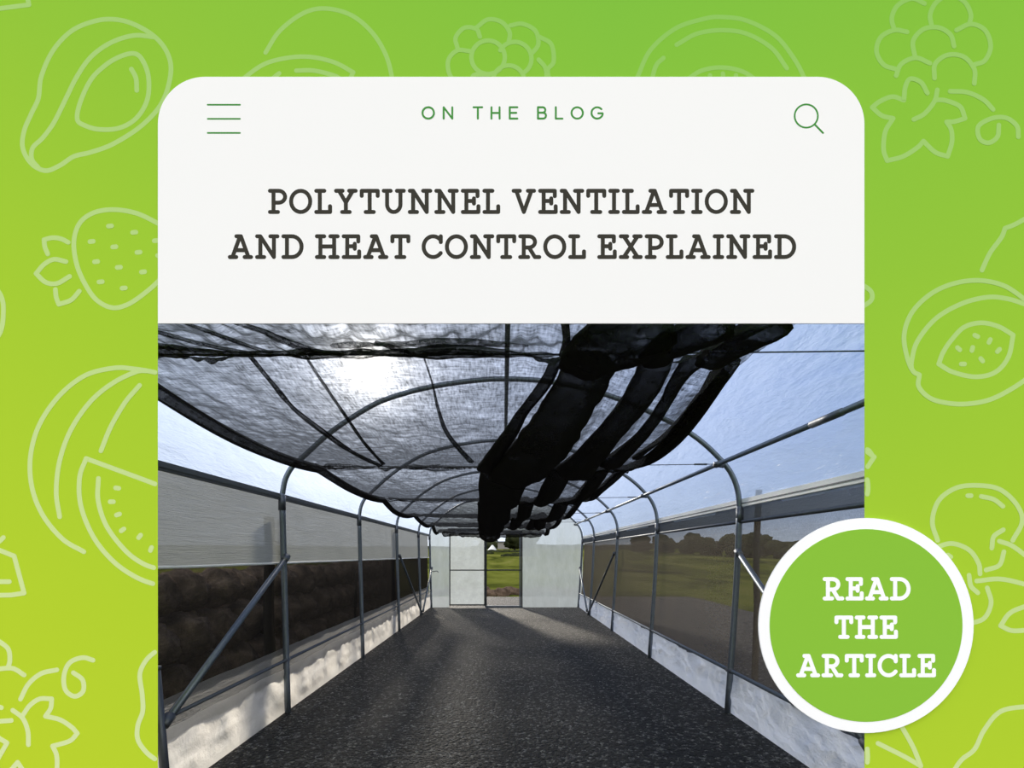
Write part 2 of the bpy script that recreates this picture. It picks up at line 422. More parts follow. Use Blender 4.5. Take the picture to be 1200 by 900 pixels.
# ------------------------------------------------------------------ tunnel frame
HY = [2.17, 4.66, 7.15, 9.64, 12.13, 13.95]
LP = [(337.5,834),(333.5,700),(330.5,582),(334,563),(341,549),(349,541),(360,531),(382,511),(407.5,492.5),(442.5,472),(477.5,460),(512.5,452),(555,446),(593,444),(638.5,446.5),(675,453),(712,463),(750,477.5),(796,500),(824,519),(847,541.5),(858,557),(864.5,575),(867,597),(862,700),(852,839)]
PROF = [((a-590)/123.4, 1.5+(650-b)/123.4) for a, b in LP]
PROF[0] = (PROF[0][0], 0); PROF[-1] = (PROF[-1][0]-.0, 0)
def prof_at(z, side):   # x of the frame at height z
    pts = PROF[:3] if side < 0 else PROF[-3:][::-1]
    for (x0, z0), (x1, z1) in zip(pts, pts[1:]):
        if z <= z1: return x0+(x1-x0)*(z-z0)/(z1-z0)
    return pts[-1][0]
ordn = ['nearest, just inside the entrance board', 'nearest fully visible', 'second visible', 'third visible', 'fourth visible', 'last, framing the end wall']
hl = ['steel tunnel hoop right behind the entrance board, nearest of all', 'large steel tunnel hoop carrying the near diagonal braces', 'steel tunnel hoop one bay beyond the near braced hoop', 'steel tunnel hoop two bays beyond the near braced hoop, with far braces', 'small steel hoop one bay in front of the end wall', 'smallest steel hoop framing the end wall']
for k, y in enumerate(HY):
    h = thing('tunnel_hoop', hl[k], 'hoop', (0, y, 0), 'steel hoops of the tunnel')
    arch = catmull([Vector((a, y, z)) for a, z in PROF[2:-2]], 5)
    obj('arch', tube(arch, .0245, 12), M_STEEL, h, True)
    for part in (PROF[:3], PROF[-3:]):
        p = [Vector((a, y, z)) for a, z in part]
        if part[0][1] > part[-1][1]: p = p[::-1]
        p[-1] = p[-1]+Vector((0, 0, .03)); p[0] = p[0]-Vector((0,0,.05))
        pp = obj('post', tube(catmull(p, 4), .028, 12), M_STEEL, h, True)
        c0 = p[-1]
        bmc = bmesh.new(); add_tube(bmc, [c0-Vector((0,0,.16)), c0-Vector((0,0,.02))], .033, 12)
        obj('collar', bmc, M_STEEL_D, pp, True)
# bar helper with clamps
def bar(name, a, b, r, m, label, cat, group=None, clamps=True, seg=10):
    a = Vector(a); b = Vector(b)
    th = thing(name, label, cat, a, group)
    obj('tube', tube([a, b], r, seg), m, th, True)
    if clamps:
        for p, d in ((a, 1), (b, -1)):
            dr = (b-a).normalized()*d
            obj('clamp', tube([p-dr*.01, p+dr*.07], r*1.35, 8), M_STEEL_D, th, True)
    return th
Y0, Y1 = 1.46, 13.95
# ridge purlin & side purlin
bar('ridge_purlin', (.03, Y0, 3.135), (.03, Y1, 3.135), .02, M_STEEL_D, 'steel ridge pipe running along the top of the tunnel', 'pipe')
pu = bar('side_purlin', (2.04, Y0, 2.36), (2.04, Y1, 2.36), .021, M_STEEL, 'silvery pipe running along the right shoulder of the tunnel roof', 'pipe')
for y in HY[1:]:
    obj('clamp', tube([(2.04, y-.05, 2.36), (2.04, y+.05, 2.36)], .03, 10), M_STEEL_D, pu, True)
    obj('clamp', tube([(2.00, y, 2.36), (2.09, y, 2.345)], .024, 8), M_STEEL_D, pu, True)
# sleeve on the purlin near the front
obj('sleeve', tube([(2.04, 2.95, 2.36), (2.04, 3.25, 2.36)], .0245, 10), M_STEEL_D, pu, True)
# low side rails
def rail(side, z, r, m, label):
    x = prof_at(z, side)-side*.0
    th = thing('base_rail', label, 'rail', (x, Y0, z))
    obj('tube', tube([(x, Y0, z), (x, Y1, z)], r, 10), m, th, True)
    for y in HY[1:]:
        obj('clamp', tube([(x, y-.05, z), (x, y+.05, z)], r*1.5, 8), M_STEEL_D, th, True)
rail(-1, .50, .014, M_STEEL_D, 'thin dark steel rail along the foot of the left wall')
rail(1, .40, .018, M_STEEL, 'steel rail along the foot of the right wall')
# braces
xl = prof_at(1.48, -1); xr = prof_at(1.50, 1)
bar('diagonal_brace', (xl+.04, 4.64, 1.48), (-2.02, 2.92, .49), .024, M_STEEL, 'long blue-grey diagonal brace at the left foreground', 'brace', 'diagonal braces')
bar('diagonal_brace', (xr-.02, 4.62, 1.53), (2.06, 2.75, .40), .024, M_STEEL, 'bright diagonal brace running behind the round sign', 'brace', 'diagonal braces')
bar('diagonal_brace', (prof_at(1.48,-1)+.05, 9.64, 1.48), (-2.0, 12.05, .05), .022, M_STEEL, 'left far diagonal brace sloping down away from the viewer', 'brace', 'diagonal braces')
bar('diagonal_brace', (prof_at(1.13,-1)+.05, 13.9, 1.13), (-2.0, 12.2, .1), .022, M_STEEL, 'short left brace leaning up to the end wall corner', 'brace', 'diagonal braces')
bar('diagonal_brace', (prof_at(1.53,1)-.05, 9.64, 1.53), (2.08, 12.05, .05), .022, M_STEEL_D, 'right far dark diagonal brace sloping down away from the viewer', 'brace', 'diagonal braces')
bar('diagonal_brace', (prof_at(1.13,1)-.05, 13.9, 1.13), (2.08, 12.2, .1), .022, M_STEEL, 'short right brace leaning up to the end wall corner', 'brace', 'diagonal braces')
# ground stakes the near braces run down to
for sx, lb in ((-1, 'dark leaning steel stake at the lower left edge, holding the brace foot'), (1, 'dark steel stake behind the round sign, holding the right brace foot')):
    p0 = Vector((-1.975, 2.90, -.1)) if sx < 0 else Vector((2.10, 2.75, -.1)); p1 = Vector((-2.055, 2.90, .82)) if sx < 0 else Vector((2.13, 2.72, .6))
    th = thing('ground_stake', lb, 'stake', (p0.x, p0.y, 0))
    obj('shaft', tube([p0, p1], .026, 10), M_STEEL_D, th, True)
    obj('cap', tube([p1, p1+Vector((0,0,.02))], .029, 10), M_STEEL_D, th, True)
# eave channels
def eave(side, m, label, h, z):
    xx = PROF[2][0] if side < 0 else PROF[-3][0]
    xx += side*.02
    th = thing('eave_channel', label, 'channel', (xx, Y0, z))
    obj('channel', box((xx-.012, Y0, z-h/2), (xx+.012, Y1, z+h/2), .003), m, th)
    obj('lip', box((xx-side*.012-.006, Y0, z-h*.08-.004), (xx-side*.012+.006, Y1, z-h*.08+.004)), M_STEEL_D if side > 0 else m, th)
eave(-1, M_RAIL_SHADE, 'shade-coloured channel along the left eave under the polythene roof', .06, 2.05)
eave(1, M_WHITE, 'cream white channel along the right eave under the polythene roof', .075, 1.99)

# polythene roof
def roofpt(u, v):
    n = len(RP)-1; f = u*n; i = min(int(f), n-1); a = RP[i].lerp(RP[i+1], f-i)
    y = Y0-.02+v*(Y1-Y0+.02)
    # slight sag between hoops
    k = 0
    for q in range(len(HY)-1):
        if HY[q] <= y <= HY[q+1]: k = math.sin((y-HY[q])/(HY[q+1]-HY[q])*PI)
    nrm = Vector((a.x, a.y-1.6)).normalized()
    s = -.02*k+.006*noise.noise(Vector((a.x*4, a.y*4, y*3)))
    return (a.x+nrm.x*s, y, a.y+nrm.y*s)
off = []
for i in range(2, len(PROF)-2):
    a = Vector(PROF[i]); tn = (Vector(PROF[min(i+1, len(PROF)-3)])-Vector(PROF[max(i-1, 2)])).normalized()
    off.append(a+Vector((-tn.y, tn.x))*.042)
RP = [Vector((p.x, p.y)) for p in catmull([Vector((q.x, q.y, 0)) for q in off], 4)]
tag(obj('polythene_roof', grid(roofpt, 90, 160), M_POLY, smooth=True), 'clear polythene sheet stretched over the hoops as the tunnel roof', 'polythene sheet')

# ------------------------------------------------------------------ side walls
def wallsheet(side, z0, z1, off_, amp=.01, fs=3, nu=10, nv=140, y0=Y0, y1=Y1, zf=None, seed=0):
    def fn(u, v):
        y = y0+(y1-y0)*v; za, zb = (z0, z1) if zf is None else zf(y, z0, z1)
        z = za+(zb-za)*u
        x = prof_at(max(0, min(z, 1.95)), side)+side*off_
        a = amp*noise.noise(Vector((seed, y*fs, z*fs)))+amp*.4*noise.noise(Vector((seed, y*fs*4, z*fs*4)))
        if seed == 8: a += .012*noise.noise(Vector((2, y*5+z*9, z*14)))+.014*abs(noise.noise(Vector((5, y*4-z*8, z*5))))
        if seed == 8 or amp > .03: a *= min(1, max(0, z)/.12)
        return (x+a, y, z)
    return grid(fn, nu, nv)
tag(obj('side_curtain', wallsheet(-1, 1.425, 2.04, .05, .008), M_CURTAIN, smooth=True), 'grey translucent roll-down curtain covering the upper half of the left wall', 'curtain')
tag(obj('curtain_cord', tube([(prof_at(1.42,-1)-.035, Y0+i*(Y1-Y0)/40, 1.418+.006*noise.noise(Vector((i*.7,0,0)))) for i in range(41)], .011, 8), M_WHITE, smooth=True), 'white hem cord along the bottom of the grey left curtain', 'cord')
tag(obj('side_netting', wallsheet(-1, .56, 1.42, .075, .006), M_NET_WALL_L, smooth=True), 'black netting of the lower left wall in front of the boulders', 'netting')
tag(obj('netting_strip', wallsheet(-1, .36, .60, .06, .012, 4, zf=lambda y, a, b: (a, b+.02*noise.noise(Vector((y*1.5, 0, 0))))), M_NET_STRIP, smooth=True), 'pale grey strip of netting above the left skirt', 'netting')
tag(obj('ground_skirt', wallsheet(-1, -.01, .42, .03, .035, 3.5, 16, 220, zf=lambda y, a, b: (a, b+.012*noise.noise(Vector((y*1.6, 5, 0))))), M_SKIRT_L, smooth=True), 'sunlit white plastic skirt along the bottom of the left wall', 'skirt')
tag(obj('side_netting', wallsheet(1, .38, 1.96, .06, .006, seed=4), M_NET_WALL_R, smooth=True), 'brown-grey see-through netting of the right wall', 'netting')
tag(obj('rolled_netting', wallsheet(1, 1.815, 1.96, .028, .008, 4, seed=6), M_NET_ROLL, smooth=True), 'blue-grey doubled band of netting under the right eave', 'netting')
tag(obj('roll_tube', tube([(prof_at(1.8,1)+.02, Y0, 1.812), (prof_at(1.8,1)+.02, Y1, 1.812)], .017, 8), M_STEEL_D, smooth=True), 'dark roll tube along the lower edge of the doubled right netting', 'tube')
tag(obj('ground_skirt', wallsheet(1, -.01, .37, .03, .05, 3.2, 24, 420, seed=8, zf=lambda y, a, b: (a, b+.02*noise.noise(Vector((y*2, 9, 0))))), M_SKIRT_R, smooth=True), 'creased shade-tinted white plastic skirt along the bottom of the right wall', 'skirt')

# wooden posts outside
def wood_post(x, y, top, r, lean, label):
    bm = tube([(x+lean*i/6+.008*math.sin(i*2+x), y, -.05+(top+.05)*i/6) for i in range(7)], [r*1.05, r, r*1.02, r, r*.98, r*1.0, r*.95], 12)
    tag(obj('wooden_post', bm, M_WOOD, smooth=True), label, 'post', 'posts outside the tunnel walls')
wood_post(-2.225, 4.66, 1.86, .048, -.0, 'weathered wooden post outside the left curtain beside the near braced hoop')
wood_post(-2.215, 9.83, 2.0, .04, 0, 'thin wooden post outside the left wall, farther from the viewer')
wood_post(2.33, 4.55, 2.1, .028, .03, 'slim post outside the right netting beside the round sign')
wood_post(-2.32, 7.7, 1.2, .02, 0, 'short thin stake outside the left netting between two hoops')

# ------------------------------------------------------------------ end wall
EY = Y1+.03
def ex(px): return (px-VX)*EY/F
def ez(py): return H+(VY-py)*EY/F
DX0, DX1, DX2 = ex(526.5), ex(569.5), ex(611.5); DT = ez(623)
def arch_z(x):
    for a, b in zip(RP, RP[1:]):
        if min(a.x, b.x) <= x <= max(a.x, b.x) and abs(b.x-a.x) > 1e-6:
            z = a.y+(b.y-a.y)*(x-a.x)/(b.x-a.x)
            if z > 2.0: return z
    return 2.05
def endpanel(x0, x1, zb, seed):
    def fn(u, v):
        x = x0+(x1-x0)*u; zt = arch_z(x)-.02; z = zb+(zt-zb)*v
        return (x, EY+.012*noise.noise(Vector((x*2, z*2, seed))), z)
    return grid(fn, 24, 30)
tag(obj('end_sheet', endpanel(RP[0].x+.03, DX0, 0, 1), M_POLY_END, smooth=True), 'translucent polythene left of the far door', 'polythene sheet')
tag(obj('end_sheet', endpanel(DX2, RP[-1].x-.03, 0, 2), M_POLY_END, smooth=True), 'translucent polythene right of the open doorway', 'polythene sheet')
tag(obj('end_sheet', endpanel(DX0, DX2, DT, 3), M_POLY_END, smooth=True), 'translucent polythene gable above the far doorway', 'polythene sheet')
# frame of the doorway
M_DOOR = steel('door_steel', (.05,.055,.06), .5, .5)
df = thing('door_frame', 'dark steel frame of the open far doorway with a mid rail', 'door frame', (DX1, EY-.03, 0))
for x, wd in ((DX1, .05), (DX2, .04)):
    obj('upright', box((x-wd/2, EY-.05, 0), (x+wd/2, EY, DT+.02), .004), M_DOOR, df)
obj('header', box((DX1, EY-.05, DT-.03), (DX2, EY, DT+.02), .004), M_DOOR, df)
obj('threshold', box((DX1, EY-.06, 0), (DX2, EY, .05), .004), M_STEEL, df)
obj('mid_rail', box((DX1, EY-.045, ez(668)-.018), (DX2, EY-.01, ez(668)+.018), .004), M_DOOR, df)
obj('door_jamb', box((DX2-.07, EY-.04, .05), (DX2-.03, EY-.005, DT-.03), .003), M_STEEL, df)
sl = thing('sliding_door', 'white translucent sliding door pushed open to the left of the doorway', 'door', (DX0, EY-.10, 0))
a, b = DX0+.01, DX1-.02; zz0, zz1 = .06, DT-.06
for (p, q) in (((a, zz0), (a+.03, zz1)), ((b-.03, zz0), (b, zz1)), ((a, zz0), (b, zz0+.035)), ((a, zz1-.035), (b, zz1)), ((a, ez(668)-.015), (b, ez(668)+.015))):
    obj('frame_bar', box((p[0], EY-.10, p[1]), (q[0], EY-.07, q[1]), .003), M_DOOR, sl)
obj('door_sheet', grid(lambda u, v: (a+(b-a)*u, EY-.068+.004*noise.noise(Vector((u*8, v*12, 0))), zz0+(zz1-zz0)*v), 16, 30), M_POLY_DOOR, sl, True)
tr = thing('door_track', 'dark sliding rail above the white far door', 'rail', (DX0-.05, EY-.1, DT))
obj('track', box((DX0-.03, EY-.11, DT+.0), (DX1+.02, EY-.05, DT+.09), .006), M_DOOR, tr)
obj('bracket', box((DX0+.1, EY-.05, DT+.02), (DX0+.14, EY-.0, DT+.07)), M_DOOR, tr)
hk = tube([(-2.02, 13.85, 1.02), (-1.86, 13.8, 1.04), (-1.84, 13.8, 1.0)], .012, 6)
tag(obj('door_hook', hk, M_STEEL_D, smooth=True), 'small dark hook on the far left hoop beside the end wall', 'hook')

# ------------------------------------------------------------------ cross wires
WZ = [2.385, 2.335, 2.315, 2.30, 2.29]
wl = ['nearest thin cross wire, straight across just inside the entrance', 'thin cross wire at the near braced hoop', 'thin cross wire at the second hoop', 'thin cross wire at the third hoop', 'thin cross wire at the fourth hoop']
for k in range(5):
    y = HY[k]-.03
    z = WZ[k]
    pts = [(-2.0+4.05*i/20, y, z-.012*math.sin(i/20*PI)-(.0 if k else .01)+(i/20)*.02) for i in range(21)]
    th = thing('cross_wire', wl[k], 'wire', (-2.0, y, z), 'cross wires holding the shade net')
    obj('wire', tube(pts, .0032+.0007*k, 6), M_WIRE, th, True)
    if k:
        obj('turnbuckle', tube([(1.80, y, z+.018), (1.92, y, z+.018)], .009, 8), M_STEEL_D, th, True)
wire2 = tube([(1.0+1.05*i/8, 12.9, 2.42) for i in range(9)], .0045, 6)
tag(obj('cross_wire', wire2, M_WIRE, smooth=True), 'short thin wire near the end wall above the right hoop shoulder', 'wire', 'cross wires holding the shade net')

# ------------------------------------------------------------------ shade net
NX0, NX1 = -1.76, 1.12
KY = [-.32]+HY[:5]+[13.55]
KZ = [2.44]+WZ+[2.20]
def sagamt(x, k):
    s = .125+.03*noise.noise(Vector((x*1.3, k*3.1, 2)))
    e = min(1, (x-NX0)/.7); s *= .55+.45*e
    if k >= 3: s += .03*(k-2)
    return s
def net_z(x, y):
    for k in range(len(KY)-1):
        if y <= KY[k+1] or k == len(KY)-2:
            t_ = (y-KY[k])/(KY[k+1]-KY[k]); break
    t_ = max(0, min(1, t_))
    b = KZ[k]*(1-t_)+KZ[k+1]*t_
    return b-sagamt(x, k)*4*t_*(1-t_)
def edge_l(y): return NX0+.03*math.sin(y*1.3)
def edge_r(y): return 1.03+.14*min(1, max(0, (y-1.7)/2.6))+.03*math.sin(y*2.1) if y < 5 else 1.13+.03*math.sin(y*2.1)
def net_fn(u, v):
    y = 1.47+v*(13.55-1.47); x = edge_l(y)+(edge_r(y)-edge_l(y))*u
    z = net_z(x, y)
    # creases: gathered near each wire, fanning out
    dw = min(abs(y-q) for q in HY[:5])
    g = math.exp(-dw/.35)
    z += .0055*noise.noise(Vector((x*17, y*8, 3)))+.004*noise.noise(Vector((x*8, y*26, 6)))
    z += .010*noise.noise(Vector((x*7, y*2, 0)))+.012*(1-g)*noise.noise(Vector((x*3, y*3, 4)))
    g2 = g if any(0 < q-y < .8 for q in HY[:5]) else g*.25
    if y < 2.17: g2 = max(g2, .75)
    z += -.05*g2*abs(noise.noise(Vector((x*6+y*2, y*3.5, 8))))
    z += -.030*g2*abs(noise.noise(Vector((x*16, y*7, 18))))
    rt = max(0, (x-.1))
    z += -.035*min(1, rt*3)*abs(math.sin(x*11+y*1.3+2*noise.noise(Vector((y, x, 0)))))
    return (x, y, z+.004)
net = thing('shade_net', 'black shade cloth draped in swags over the cross wires under the roof', 'shade net', (0, 1.5, 2.35))
obj('net_sheet', grid(net_fn, 260, 620), M_NET, net, True)
def on_net(px, py, ymax=13.5, ymin=1.48):
    """world point where the sight line through a picture point meets the net"""
    dx = (px-VX)/F; dz = (VY-py)/F; best = None; y = ymin; pv = None
    while y < ymax:
        f = H+dz*y-net_z(dx*y, y)
        if f >= 0: break
        if best is None or f > best[0]: best = (f, y)
        y += .01
    else: y = best[1]
    return Vector((dx*y, y, net_z(dx*y, y)))
def rope(pts, name='gathered_fold', m=None, sq=.55, ymin=1.48, ymax=13.5, drop=.5, ruff=.07):
    W = []
    for (px, py, wpx) in pts:
        p = on_net(px, py, ymax, ymin); W.append((p, wpx*p.y/F/2))
    # keep y increasing
    P = catmull([Vector((*w[0],)) for w in W], 8); R = catmull([Vector((w[1], 0, 0)) for w in W], 8)
    bm = bmesh.new(); seg = 22; rings = []; n = len(P); sd_ = random.random()*50
    for i in range(n):
        tn = (P[min(i+1, n-1)]-P[max(i-1, 0)]).normalized(); a = tn.cross(Vector((0,0,1))).normalized(); b = a.cross(tn).normalized()
        r = max(.004, R[i].x); c0 = P[i]-Vector((0,0,r*sq*drop))
        ring = []
        for k in range(seg):
            an = 2*PI*k/seg
            rr = 1+ruff*math.sin(an*5+sd_)+ruff*1.6*noise.noise(Vector((math.cos(an)*2, math.sin(an)*2, i*.25+sd_)))
            ring.append(bm.verts.new(c0+a*(r*rr*math.cos(an))+b*(r*sq*rr*math.sin(an))))
        rings.append(ring)
    for i in range(n-1):
        for k in range(seg):
            bm.faces.new((rings[i][k], rings[i][(k+1) % seg], rings[i+1][(k+1) % seg], rings[i+1][k]))
    bm.faces.new(rings[0][::-1]); bm.faces.new(rings[-1])
    o = obj(name, bm, m or M_NET_DENSE, net, True)
    return o
# lengthwise bundles, first two swags
rope([(745,372,110),(728,385,105),(702,402,85),(690,416,68)], ymax=2.2)
rope([(690,416,62),(680,440,62),(668,462,62),(654,485,64),(640,505,66),(625,525,66),(604,545,66)], ymin=2.17, ymax=4.66)
rope([(652,420,14),(636,450,16),(612,482,14),(598,505,18),(580,530,20),(572,545,26)], ymin=2.17, ymax=4.66)
rope([(840,372,60),(800,390,56),(772,408,40),(768,416,36)], ymax=2.2)
rope([(770,418,38),(758,445,38),(742,470,36),(722,495,34),(700,520,36),(675,545,46)], ymin=2.17, ymax=4.66)
rope([(900,374,60),(870,392,50),(845,408,46),(835,417,40)], ymax=2.2)
rope([(812,418,30),(795,440,20),(782,465,16),(766,490,16),(745,515,18),(715,540,26)], ymin=2.17, ymax=4.66)
rope([(855,419,26),(838,447,22),(815,480,20),(792,508,18),(765,532,16),(735,548,14)], ymin=2.17, ymax=4.66)
rope([(820,460,6),(800,487,8),(776,512,8),(745,535,10)], ymin=2.17, ymax=4.66)
# further swags: folds running lengthwise, given by x, distance and width
def rope_y(pts, name='gathered_fold', m=None, sq=.5, ruff=.12, drop=.5, dz=0):
    P = catmull([Vector((a, b, 0)) for a, b, c_ in pts], 14); R_w = catmull([Vector((c_, 0, 0)) for a, b, c_ in pts], 14)
    bm = bmesh.new(); seg = 20; rings = []; n = len(P); sd_ = random.random()*50
    for i in range(n):
        p = Vector((P[i].x, P[i].y, net_z(P[i].x, P[i].y)+dz))
        tn = (P[min(i+1, n-1)]-P[max(i-1, 0)]).normalized(); a = Vector((tn.y, -tn.x, 0)); r = R_w[i].x
        c0 = p-Vector((0,0,r*sq*drop)); ring = []
        for k in range(seg):
            an = 2*PI*k/seg
            rr = 1+ruff*math.sin(an*4+sd_)+ruff*1.3*noise.noise(Vector((math.cos(an)*2, math.sin(an)*2, i*.09+sd_)))
            ring.append(bm.verts.new(c0+a*(r*rr*math.cos(an))+Vector((0,0,r*sq*rr*math.sin(an)))))
        rings.append(ring)
    for i in range(n-1):
        for k in range(seg):
            bm.faces.new((rings[i][k], rings[i][(k+1) % seg], rings[i+1][(k+1) % seg], rings[i+1][k]))
    bm.faces.new(rings[0][::-1]); bm.faces.new(rings[-1])
    return obj(name, bm, m or M_NET_DENSE, net, True)
rope_y([(.03,4.4,.22),(-.02,5.2,.22),(-.07,6.2,.24),(-.13,7.15,.23),(-.17,8.4,.25),(-.24,9.64,.24),(-.28,10.9,.26),(-.34,12.13,.26),(-.36,13.2,.24)], ruff=.08)
rope_y([(.56,4.5,.10),(.52,5.4,.11),(.50,6.4,.11),(.50,7.15,.12)], ruff=.16)
rope_y([(.95,4.5,.06),(.93,5.6,.08),(.94,7.1,.07)], ruff=.2)
rope_y([(.34,7.15,.10),(.33,8.4,.10),(.30,9.64,.12),(.22,11,.10),(.12,12.1,.10)], ruff=.2)
rope_y([(.86,7.2,.09),(.84,8.4,.10),(.75,9.6,.12),(.8,11,.08),(.9,12.1,.10)], ruff=.2)
rope_y([(.62,9.7,.06),(.58,11,.08),(.6,12.1,.08)], ruff=.2)
rope_y([(edge_r(2.3+i*1.1)-.02, 2.3+i*1.1, .045) for i in range(11)], 'net_hem', ruff=.2)
rope_y([(edge_l(1.6+i*.9)+.01, 1.6+i*.9, .042) for i in range(14)], 'net_hem', sq=.9)
def cross_fold(k, x0, x1, r, back, dz=.0, m=None):
    n = 60; y = HY[k]-back; pts = []; rs = []
    for i in range(n+1):
        x = x0+(x1-x0)*i/n; yy = y+.05*noise.noise(Vector((x*2, k, 0)))
        pts.append((x, yy, net_z(x, yy)-r*.6+dz+.012*noise.noise(Vector((x*3, k*5, 2))))); rs.append(max(.004, r*(.75+.9*noise.noise(Vector((x*2.3, k*3, 9)))+.5*noise.noise(Vector((x*9, k*3, 4))))))
    rs[0] = rs[-1] = .004
    bm = bmesh.new(); add_tube(bm, pts, rs, 12, up=(0,0,1), sq=1.0); bmesh.ops.recalc_face_normals(bm, faces=bm.faces)
    return obj('cross_fold', bm, m or M_NET_DENSE, net, True)
cross_fold(0, -1.55, .35, .024, .08); cross_fold(0, -.7, .1, .014, .2, m=M_NET_FOLD)
cross_fold(1, -1.65, .0, .022, m=M_NET_FOLD, back=.16); cross_fold(1, .1, 1.15, .04, .2)
cross_fold(2, -1.65, .0, .026, m=M_NET_FOLD, back=.2); cross_fold(2, .0, 1.05, .05, .25)
cross_fold(3, -1.65, .0, .03, m=M_NET_FOLD, back=.25); cross_fold(3, .0, 1.05, .06, .3)
cross_fold(4, -1.65, .0, .04, m=M_NET_FOLD, back=.3); cross_fold(4, .0, 1.05, .07, .3)
cross_fold(4, -1.6, 1.0, .07, -.6)
# creases
rope([(292,414,5),(318,447,5),(345,478,6),(383,508,7),(415,530,6),(446,545,5)], 'crease', ymin=2.17, ymax=4.66, m=M_NET_FOLD, ruff=.3)
rope([(358,417,3),(380,450,3.5),(407,490,3.5),(428,520,3.5),(449,543,4)], 'crease', ymin=2.17, ymax=4.66, m=M_NET_FOLD, ruff=.3)
rope([(497,418,2),(507,450,2.5),(514,480,4),(526,510,6),(552,540,7)], 'crease', ymin=2.17, ymax=4.66, m=M_NET)
rope([(176,385,6),(215,396,7),(255,406,6),(300,414,4)], 'crease', ymax=2.2, m=M_NET_FOLD, ruff=.3)
rope([(176,402,9),(220,408,6),(262,413,4)], 'crease', ymax=2.2, m=M_NET_FOLD, ruff=.3)
rope([(205,372,5),(240,386,6),(280,400,6),(318,413,5)], 'crease', ymax=2.2, m=M_NET_FOLD, ruff=.3)
rope([(268,374,6),(305,386,8),(335,398,10),(372,410,8),(400,415,4)], 'crease', ymax=2.2, m=M_NET_FOLD, ruff=.3)
rope([(350,413,5),(395,412,7),(440,413,5)], 'crease', ymax=2.2, m=M_NET_FOLD, ruff=.3)
rope([(440,400,4),(470,408,8),(505,411,10),(540,411,8),(590,413,5)], 'crease', ymax=2.2, m=M_NET_FOLD, ruff=.3)
rope([(662,374,10),(664,395,9),(662,413,14)], 'crease', ymax=2.2)

# ------------------------------------------------------------------ entrance board
def bp(px, py, d=BD): return Vector(((px-VX)*d/F, H+(VY-py)*d/F))
L_, T_ = bp(185, 379); R_, _ = bp(1013, 379)
BXL, BXR, BZT = -2.75, 2.85, 3.55
bm = bmesh.new()
for (x0, x1, z0, z1) in ((BXL, L_, 0, T_), (R_, BXR, 0, T_)):
    pass
# one frame-shaped plate
outer = [(BXL, 0), (L_, 0), (L_, T_), (R_, T_), (R_, 0), (BXR, 0), (BXR, BZT), (BXL, BZT)]
vs_ = [bm.verts.new((x, BD, z)) for x, z in outer]
f = bm.faces.new(vs_); r = bmesh.ops.extrude_face_region(bm, geom=[f])
for v in r['geom']:
    if isinstance(v, bmesh.types.BMVert):
        v.co.y += .03   # the opening is splayed wider at the back
        if abs(v.co.x-L_) < 1e-4: v.co.x -= .045
        if abs(v.co.x-R_) < 1e-4: v.co.x += .045
        if abs(v.co.z-T_) < 1e-4: v.co.z += .045
bmesh.ops.recalc_face_normals(bm, faces=bm.faces)
board = thing('entrance_board', 'large green printed board with pale outlined fruit around the tunnel entrance', 'board', (0, BD, 0))
obj('panel', bm, M_BOARD, board)
bm = bmesh.new()
for xx in (BXL+.1, L_-.14, R_+.11, BXR-.14):
    add_box(bm, (xx-.03, BD+.03, 0), (xx+.03, BD+.055, BZT-.03) if True else 0)
obj('back_batten', bm, M_WOOD, board)

_pc = [0]
def add_stroke(bm, pts, hw, y, closed=False, th=.0001, capn=10):
    """flat round-ended line lying on a board; pts are (x, z)"""
    P = [Vector((p[0], p[1])) for p in pts]; Q = [P[0]]
    for p in P[1:]:
        if (p-Q[-1]).length > 1e-5: Q.append(p)
    P = Q; n = len(P)
    if n < 2: return
    th0 = th
    def flat(poly):
        _pc[0] += 1; th = th0+.000008*(_pc[0] % 45)
        a = [bm.verts.new((q.x, y-th, q.y)) for q in poly]; b = [bm.verts.new((q.x, y, q.y)) for q in poly]
        try: bm.faces.new(a)
        except ValueError: return
        m_ = len(poly)
        for i in range(m_): bm.faces.new((a[i], b[i], b[(i+1) % m_], a[(i+1) % m_]))
    # strip with mitres, broken at sharp corners
    runs = [[P[0]]]
    for i in range(1, n):
        runs[-1].append(P[i])
        if i < n-1:
            d0 = (P[i]-P[i-1]).normalized(); d1 = (P[i+1]-P[i]).normalized()
            if d0.dot(d1) < .75: runs.append([P[i]])
    for rn in runs:
        _pc[0] += 1; th = th0+.000008*(_pc[0] % 45)
        m_ = len(rn); Lf = []; Rt = []
        for i, p in enumerate(rn):
            if closed and len(runs) == 1 and i in (0, m_-1): d = (rn[1]-rn[-2]).normalized()
            else: d = (rn[min(i+1, m_-1)]-rn[max(i-1, 0)]).normalized()
            nn = Vector((-d.y, d.x)); Lf.append(p+nn*hw); Rt.append(p-nn*hw)
        a = [bm.verts.new((q.x, y-th, q.y)) for q in Lf]; b = [bm.verts.new((q.x, y-th, q.y)) for q in Rt]
        a2 = [bm.verts.new((q.x, y, q.y)) for q in Lf]; b2 = [bm.verts.new((q.x, y, q.y)) for q in Rt]
        for i in range(m_-1):
            bm.faces.new((a[i], a[i+1], b[i+1], b[i])); bm.faces.new((a[i+1], a[i], a2[i], a2[i+1])); bm.faces.new((b[i], b[i+1], b2[i+1], b2[i]))
        for end in (rn[0], rn[-1]):
            flat([end+Vector((math.cos(2*PI*k/16), math.sin(2*PI*k/16)))*hw for k in range(16)])
def clipruns(P):
    out = [[]]
    for p in P:
        bad = p[1] > 379 and 182.0 < p[0] < 1016.0
        if bad:
            if out[-1]: out.append([])
        else: out[-1].append(p)
    return [o for o in out if len(o) > 1]
